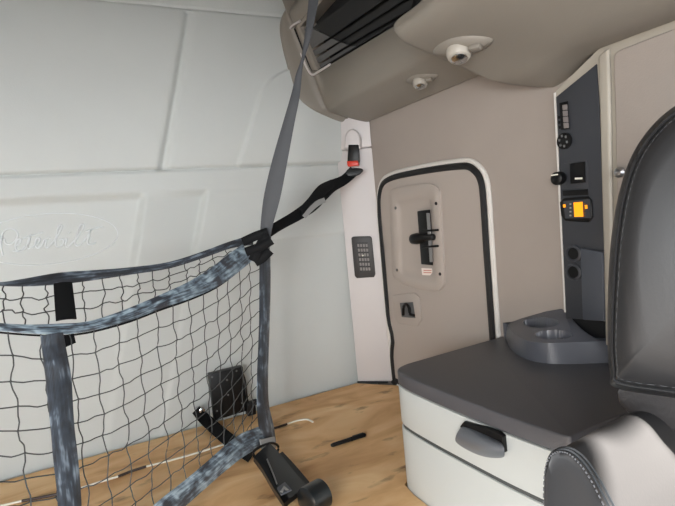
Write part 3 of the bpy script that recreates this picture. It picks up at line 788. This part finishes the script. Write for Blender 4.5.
# ================================================================== SEAT BELT BUCKLE
bk_ = thing('belt_buckle', 'black seat belt buckle with red release button hanging on the pillar', 'buckle')
vpoly('stalk', [(349, 145), (359.5, 145), (360, 163), (348, 163)], .022, .018, 'blackplastic', bk_, .004)
vpoly('release_button', [(347.5, 161.5), (358.5, 161), (359.5, 166), (348.5, 167)], .025, .018, 'red', bk_, .003)
# corner strap to the buckle
bl_ = thing('belt_strap', 'black restraint strap running from the net corner up to the red-buttoned buckle', 'strap')
dep = lambda i: [1.53, 1.60, 1.66, 1.74, 1.81, 1.88, 1.95, 1.995][i]
pxribbon('webbing', [(264, 235, 11), (280, 225, 10), (296, 216, 11), (311, 206, 13), (322, 195, 13), (332, 186, 12), (344, 180, 10), (354, 171, 11)], lambda x, y, i: atd(x, y, dep(i)), 'beltblack', bl_, bow=.004, thick=.003)
pxribbon('webbing_fold', [(300, 212, 7), (312, 203, 12), (322, 190, 11), (333, 183, 8)], lambda x, y, i: atd(x, y, [1.64, 1.72, 1.79, 1.86][i]), 'beltblack', bl_, bow=.006, thick=.004)
pxribbon('printed_tag', [(304, 217, 4.5), (311, 209, 5), (318, 203, 5.5), (325, 200, 5)], lambda x, y, i: atd(x, y, [1.62, 1.665, 1.70, 1.73][i]), 'label', bl_, thick=.001)
bm = bmesh.new(); c_ = atd(353, 170.5, 1.965); Mx = basis(pn, (0, 0, 1))
pts = smoothpath([atd(x, y, 1.965) for x, y in ((345.5, 172), (349, 168.3), (356, 167.7), (361.5, 168.5), (362.5, 171), (358, 175), (350, 176.5), (345.5, 175))], 3, closed=True)
prism(bm, pts, pn*-.018); finish('latch_tongue', bm, 'blackplastic', bl_, bevel=.006, seg=3)

# ================================================================== CEILING BELT
cb_ = thing('belt_strap', 'long grey strap hanging from above down to the corner of the net', 'strap')
hb = [(313.5, -70, 11), (314, -20, 11), (313.5, 0, 10), (309, 30, 7), (306, 45, 5.5), (302.5, 60, 3), (298.8, 75, 6), (296.5, 90, 8), (294, 102, 9.5), (289.5, 120, 11), (280, 160, 15), (272.5, 195, 16.5), (267.5, 220, 13), (265, 238, 10)]
hd = [1.35, 1.36, 1.37, 1.38, 1.39, 1.40, 1.41, 1.42, 1.42, 1.43, 1.44, 1.455, 1.465, 1.475]
pxribbon('webbing', hb, lambda x, y, i: atd(x, y, hd[i]), 'beltgrey', cb_, bow=.003)
tp = atd(313.5, -70, 1.35)
bm = bmesh.new(); box2(bm, (tp.x-.03, tp.y-.02, tp.z-.01), (tp.x+.03, tp.y+.02, ZC-.001)); finish('anchor_plate', bm, 'blackplastic', cb_, bevel=.004)

# ================================================================== SAFETY NET
net = thing('safety_net', 'black mesh bunk restraint net edged with blue grey webbing, hanging across the bunk', 'net')
Bp = [(-330, 268, 9), (-240, 283, 9), (-150, 300, 8), (-60, 318, 8), (-25, 324, 8), (0, 327, 8), (30, 329, 9), (60, 329, 11), (80, 327.5, 10), (100, 323.5, 10), (130, 314, 12), (160, 302, 13), (190, 290, 16), (215, 277, 19), (235, 262, 20), (248, 252, 18)]
Ap = [(-330, 232, 7), (-240, 246, 7), (-150, 262, 6), (-60, 278, 5), (-25, 283, 5), (0, 284, 4), (25, 282.5, 8), (60, 278.5, 12), (95, 275, 10), (130, 271, 7.5), (170, 265, 6.5), (205, 254, 6.5), (230, 245, 7), (252, 240, 10)]
aoff = lambda x: .13*min(1, max(0, (262-x)/120))
PB = lambda x, y, i=0: atn(x, y)
PA = lambda x, y, i=0: atn(x, y, aoff(x))
pxribbon('top_strap', Bp, lambda x, y, i: atn(x, y, -.004), 'webbing', net, bow=.003, n=6)
pxribbon('rear_strap', Ap, PA, 'webslate', net, bow=.003)
pxribbon('hem_cord', [(x, y+w/2+1.5, 2) for x, y, w in Bp], lambda x, y, i: atn(x, y, .006), 'beltblack', net)  # black rope along the lower edge of the top strap
pxribbon('side_strap', [(264, 240, 10), (265, 262, 11), (265, 290, 11), (264.5, 320, 10.5), (263.5, 350, 10.5), (262.5, 380, 11), (263, 405, 12), (266, 425, 15), (268.5, 443, 16)], lambda x, y, i: atn(x, y, -.006), 'webslate', net, bow=.006)
pxribbon('middle_strap', [(52, 334, 23), (53.5, 345, 24), (56, 360, 25), (59, 380, 26), (60.5, 400, 25), (63, 430, 24), (66, 460, 25), (69, 490, 24), (70.5, 520, 24), (73, 570, 24), (76, 620, 24)], lambda x, y, i: atn(x, y, -.01+[0, -.004, .004, -.003, 0, 0, 0, 0, 0, 0, 0][i]), 'webslate', net, bow=.005)
pxribbon('link_strap', [(63, 283, 19), (64.5, 300, 20), (66.5, 320, 21)], lambda x, y, i: atn(x, y, [.12, .07, .012][i]), 'beltblack', net, bow=.002)
pxribbon('link_end', [(62, 338, 26), (66, 347, 22)], lambda x, y, i: atn(x, y, .008), 'beltblack', net)
pxribbon('bottom_strap', [(262, 436, 20), (246, 443, 21), (232, 453, 20), (212, 470, 19), (190, 489, 20), (165, 510, 22), (140, 535, 23), (80, 590, 24), (0, 640, 24)], lambda x, y, i: atn(x, y, -.008+[.0, 0, -.004, 0, .003, 0, 0, 0, 0][i]), 'webbing', net, bow=.004)
# corner tangle of black webbing
for px, w, d in (([(243, 242), (256, 236), (268, 232)], 9, 1.455), ([(253, 261), (259, 248), (267, 235)], 10, 1.45), ([(255, 262), (262, 258), (270, 250)], 10, 1.46), ([(246, 252), (262, 246), (272, 240)], 9, 1.44)):
    pxribbon('corner_webbing', [(x, y, w) for x, y in px], lambda x, y, i, d=d: atd(x, y, d), 'beltblack', net, bow=.008, thick=.004)
# mesh of knotted cord
bx = [p[0] for p in Bp]; by = [p[1]+p[2]/2 for p in Bp]
hx = [0, 80, 140, 165, 190, 212, 232, 246, 262]; hy = [640, 590, 535, 510, 489, 470, 453, 443, 436]
# hem heights in plane coordinates (X, z)
bX = []; bZ = []
for x, y in zip(bx, by): p = atn(x, y); bX.append(p.x); bZ.append(p.z)
p = atn(258, 247); bX.append(p.x); bZ.append(p.z)
hX = []; hZ = []
for x, y in zip(hx, hy): p = atn(x, y); hX.append(p.x); hZ.append(p.z)
hX = [-.6]+hX; hZ = [.03]+hZ
def plane_pt(X, z, o=0): return Vector((X, NP[1]+.73*(X-NP[0])+o, z))
def rightX(z): return .425+.147*(z-.077)
nodes = {}
cols = 21; cell = .0435
rnd = random.Random(3)
for c in range(1, cols):
    Xtop = .498-.0435*c-.0006*c
    for r in range(0, 16):
        # solve: rows follow the top hem
        sl = .147*math.exp(-c*.16)
        zt_ = float(np.interp(Xtop, bX, bZ))
        z = zt_-cell*r-(.0 if r == 0 else rnd.uniform(-.0025, .0025))
        X = Xtop+sl*(z-zt_)+(rnd.uniform(-.002, .002)+.003*(1 if (r+c) % 2 else -1) if r else 0)
        hz = float(np.interp(X, hX, hZ))
        nodes[(c, r)] = (plane_pt(X, z, rnd.uniform(-.004, .004)), z > hz-.015, plane_pt(X, hz))
bm = bmesh.new()
def cord(a, b, wob=.0025, rad=.00125):
    m1 = a.lerp(b, .33)+Vector((rnd.uniform(-1, 1), rnd.uniform(-1, 1), rnd.uniform(-1, 1)-.3))*wob; m2 = a.lerp(b, .67)+Vector((rnd.uniform(-1, 1), rnd.uniform(-1, 1), rnd.uniform(-1, 1)-.5))*wob
    tube(bm, smoothpath([a, m1, m2, b], 2), rad, 5, caps=False)
for (c, r), (p, ok, hp) in nodes.items():
    if not ok: continue
    q = nodes.get((c, r+1))
    if q: cord(p, q[0] if q[1] else hp)
    if r > 0:
        q = nodes.get((c-1, r))
        if q and q[1]: cord(p, q[0])
        elif c == 1: cord(p, plane_pt(rightX(p.z), p.z+.012))
        bmesh.ops.create_icosphere(bm, subdivisions=1, radius=.0024, matrix=Matrix.Translation(p))
# cord mesh between the rear strap and the top strap
xsl = [-230, -205, -180, -156, -132, -108, -84, -60, -37, -14, 4, 22.5, 46, 83, 102, 120, 137, 153, 169, 185, 199, 213, 226, 238]
aX = [p[0] for p in Ap]; aY = [p[1]+p[2]*.3 for p in Ap]; bY = [p[1]-p[2]*.3 for p in Bp]
NR = 3; prev = None
for x in xsl:
    ya = np.interp(x, aX, aY); x2 = x+2; yb = np.interp(x2, bx, bY)
    a = atn(x, ya, aoff(x)); b = atn(x2, yb, .004)
    cur = [a]
    for r in range(1, NR):
        cur.append(a.lerp(b, r/NR)+Vector((rnd.uniform(-.004, .004), 0, rnd.uniform(-.004, .002))))
    cur.append(b)
    for i in range(NR): cord(cur[i], cur[i+1], .004)
    if prev:
        for i in range(1, NR): cord(prev[i], cur[i], .004)
    for i in range(1, NR): bmesh.ops.create_icosphere(bm, subdivisions=1, radius=.0024, matrix=Matrix.Translation(cur[i]))
    prev = cur
finish('cord_mesh', bm, 'cord', net)
# adjuster buckle at the lower corner
def nb(x, y, o=-.02): return atn(x, y, o)
bm = bmesh.new(); lp_ = smoothpath([nb(x, y, -.03) for x, y in ((254, 451), (262, 446), (272, 443), (278, 446), (277, 452), (268, 457), (258, 459), (254, 456))], 4, closed=True); tube(bm, lp_, .004, 8, closed=True); finish('adjuster_loop', bm, 'blackmetal', net)
pxribbon('strap_end', [(267, 438, 15), (268.5, 445, 15), (269, 449, 14)], lambda x, y, i: atn(x, y, -.026), 'label', net, thick=.004)

# ================================================================== RETRACTOR on the plywood
ret = thing('belt_retractor', 'black belt latch with a rolled webbing spool lying on the plywood at the net corner', 'belt retractor')
def pz(x, y, z): return at(x, y, 2, z)
pxribbon('latch_arm', [(262, 452, 22), (272, 464, 24), (283, 480, 27), (296, 497, 30)], lambda x, y, i: pz(x, y, [.065, .055, .045, .035][i]), 'blackmetal', ret, thick=.014, bow=.002)
pxribbon('metal_edge', [(267, 459, 1.3), (272, 471, 1.4), (277, 484, 1.2)], lambda x, y, i: pz(x, y, [.074, .066, .06][i]), 'steel', ret, thick=.002)
bm = bmesh.new(); a_ = pz(311, 500, .040); b_2 = pz(329, 489, .040)
ax_ = (b_2-a_); Ln = ax_.length
lathe(bm, [(.010, -.004), (.030, 0), (.036, .004), (.037, Ln*.5), (.036, Ln-.004), (.030, Ln)], a_-ax_*.3, ax_, 28); finish('webbing_spool', bm, 'roll', ret)
pxribbon('latch_side', [(280, 455, 6), (290, 470, 12), (304, 488, 14)], lambda x, y, i: pz(x, y, [.04, .03, .02][i]), 'blackplastic', ret, thick=.012)
bm = bmesh.new(); prism(bm, [pz(x, y, .062) for x, y in ((277, 489), (285, 483), (292, 491), (281, 496))], (0, 0, .004)); em = finish('latch_tip', bm, 'navylight', ret, bevel=.001)
bm = bmesh.new(); prism(bm, [pz(x, y, .0675) for x, y in ((280, 492), (284, 486), (289, 490), (286, 490.5), (284, 489), (283, 492.5))], (0, 0, .001)); finish('latch_mark', bm, 'label', em, smooth=False)
# floor belt bolted by the wall
fb = thing('anchor_strap', 'black anchor strap bolted by the back wall, running under the net corner', 'strap')
pxribbon('webbing', [(196, 410, 10), (206, 420, 12), (222, 434, 13), (238, 447, 14), (252, 456, 14)], lambda x, y, i: at(x, y, 2, [.05, .03, .012, .012, .014][i]) if i else at(x, y, 1, YB-.045), 'beltblack', fb, thick=.004)
def wl(x, y, o): return at(x, y, 1, YB-o)
bm = bmesh.new(); prism(bm, [wl(x, y, .004) for x, y in ((194, 408), (200, 405.5), (202, 418), (196, 421))], (0, -.004, 0)); finish('anchor_plate', bm, 'steel', fb, bevel=.001)
bm = bmesh.new(); lathe(bm, [(.012, 0), (.012, .008), (.009, .010), (.001, .010)], wl(201.5, 410, .034), (0, -1, 0), 6); finish('bolt', bm, 'chrome', fb)
# black box at the wall
sp = thing('black_box', 'flat black module standing on the plywood against the back wall behind the net', 'electronics module')
bm = bmesh.new(); prism(bm, [wl(x, y, .02) for x, y in ((207, 372.5), (240.5, 364.5), (246.5, 408), (213, 418))], (0, -.032, 0)); finish('case', bm, 'blackplastic', sp, bevel=.003)
for x, y in ((212, 377), (236.5, 371), (242, 403), (217, 411), (227, 380), (228, 395)):
    bm = bmesh.new(); lathe(bm, [(.004, 0), (.003, .0015), (.001, .002)], wl(x, y, .0522), (0, -1, 0), 10); finish('screw', bm, 'liner', sp)
bm = bmesh.new(); tube(bm, smoothpath([wl(241, 370, .045), wl(244.5, 380, .05), wl(246, 392, .055), wl(248, 405, .05)], 4), .005, 8); finish('side_cable', bm, 'blackplastic', sp)
bm = bmesh.new(); box(bm, wl(250.5, 408, .05), (.035, .03, .05)); box(bm, wl(255, 402, .05), (.02, .02, .02)); finish('connector', bm, 'blackplastic', sp, bevel=.004)
# electrical cable along the plywood
cbl = thing('electrical_cable', 'thin white cable with dark tape lying across the plywood under the net', 'cable')
segs = [('white', [(-30, 512), (0, 506), (22, 501)]), ('tape', [(22, 501), (53, 495), (81, 488)]), ('white', [(81, 488), (100, 482), (118, 476.5)]), ('tape', [(118, 476.5), (132, 471), (146, 466.5)]), ('white', [(146, 466.5), (172, 460), (200, 452), (228, 443), (255, 434)]), ('tape', [(255, 434), (272, 429), (287, 424)]), ('white', [(287, 424), (298, 420.5), (307, 419.5), (313, 422)])]
for m_, px in segs:
    bm = bmesh.new(); tube(bm, smoothpath([pz(x, y, .0045) for x, y in px], 5), .0034 if m_ == 'white' else .0042, 8)
    finish('cable_sheath' if m_ == 'white' else 'tape_wrap', bm, m_, cbl)
# marker pen
pen = thing('pen', 'black marker pen lying on the bare plywood right of the net', 'pen')
a = pz(331, 445.5, .0066); b = pz(365.5, 434.5, .0066); d = b-a; Lp = d.length
bm = bmesh.new(); lathe(bm, [(.0035, 0), (.005, .002), (.0062, .008), (.0065, Lp*.55)], a, d, 16); finish('barrel', bm, 'blackplastic', pen)
bm = bmesh.new(); lathe(bm, [(.0060, Lp*.55), (.0068, Lp*.56), (.0068, Lp-.004), (.004, Lp)], a, d, 16); cap_ = finish('cap', bm, 'beltblack', pen)
bm = bmesh.new(); mid = a.lerp(b, .78)+Vector((0, 0, .0082)); Mx = basis((0, 0, 1), d.cross(Vector((0, 0, 1)))); box(bm, mid, (.04, .003, .002), Matrix.Rotation(math.atan2(d.y, d.x), 3, 'Z')); finish('clip', bm, 'vent', cap_)

# ================================================================== LIGHT + CAMERA
def area(name, loc, target, sx_, sy_, power, col):
    L_ = bpy.data.lights.new(name, 'AREA'); L_.shape = 'RECTANGLE'; L_.size = sx_; L_.size_y = sy_; L_.energy = power; L_.color = col
    o = bpy.data.objects.new(name, L_); link(o); o.location = loc
    o.rotation_euler = (Vector(target)-Vector(loc)).to_track_quat('-Z', 'Y').to_euler(); return o
area('driver_window_light', (-1.12, -.78, .85), (.3, 1.5, .15), .8, .75, 55, (.92, .97, 1))
area('windshield_light', (0, -1.55, .80), (.1, 1.5, .1), 1.9, .8, 27, (.95, .98, 1))
area('passenger_window_light', (1.10, -.74, .95), (.4, .5, .3), .75, .62, 8, (1, .95, .9))
sl = bpy.data.lights.new('sun', 'SUN'); sl.energy = 80; sl.angle = .03; sl.color = (1, .93, .85)
so = bpy.data.objects.new('sun', sl); link(so); so.rotation_euler = Vector((-.5, .6, -.52)).to_track_quat('-Z', 'Y').to_euler()
# added unseen box above the cab seats, shades the upper back wall
bm = bmesh.new(); box2(bm, (-1.149, -.30, 1.12), (.70, .12, ZC-.001)); struct(finish('shade_box', bm, 'overhead', bevel=.03, seg=3))
W = bpy.data.worlds.new('World'); SC.world = W; W.use_nodes = True
W.node_tree.nodes['Background'].inputs['Color'].default_value = (.80, .88, 1, 1); W.node_tree.nodes['Background'].inputs['Strength'].default_value = 1.0
cam = bpy.data.cameras.new('Camera'); cam.sensor_width = 36; cam.lens = F/675*36; cam.clip_start = .02
co = bpy.data.objects.new('Camera', cam); link(co)
M4 = Matrix([list(RM[i])+[CAM[i]] for i in range(3)]+[[0, 0, 0, 1]]); co.matrix_world = M4
SC.camera = co
vs = SC.view_settings; vs.view_transform = 'Standard'; vs.look = 'None'; vs.gamma = 1; vs.use_curve_mapping = False; vs.exposure = -0.2
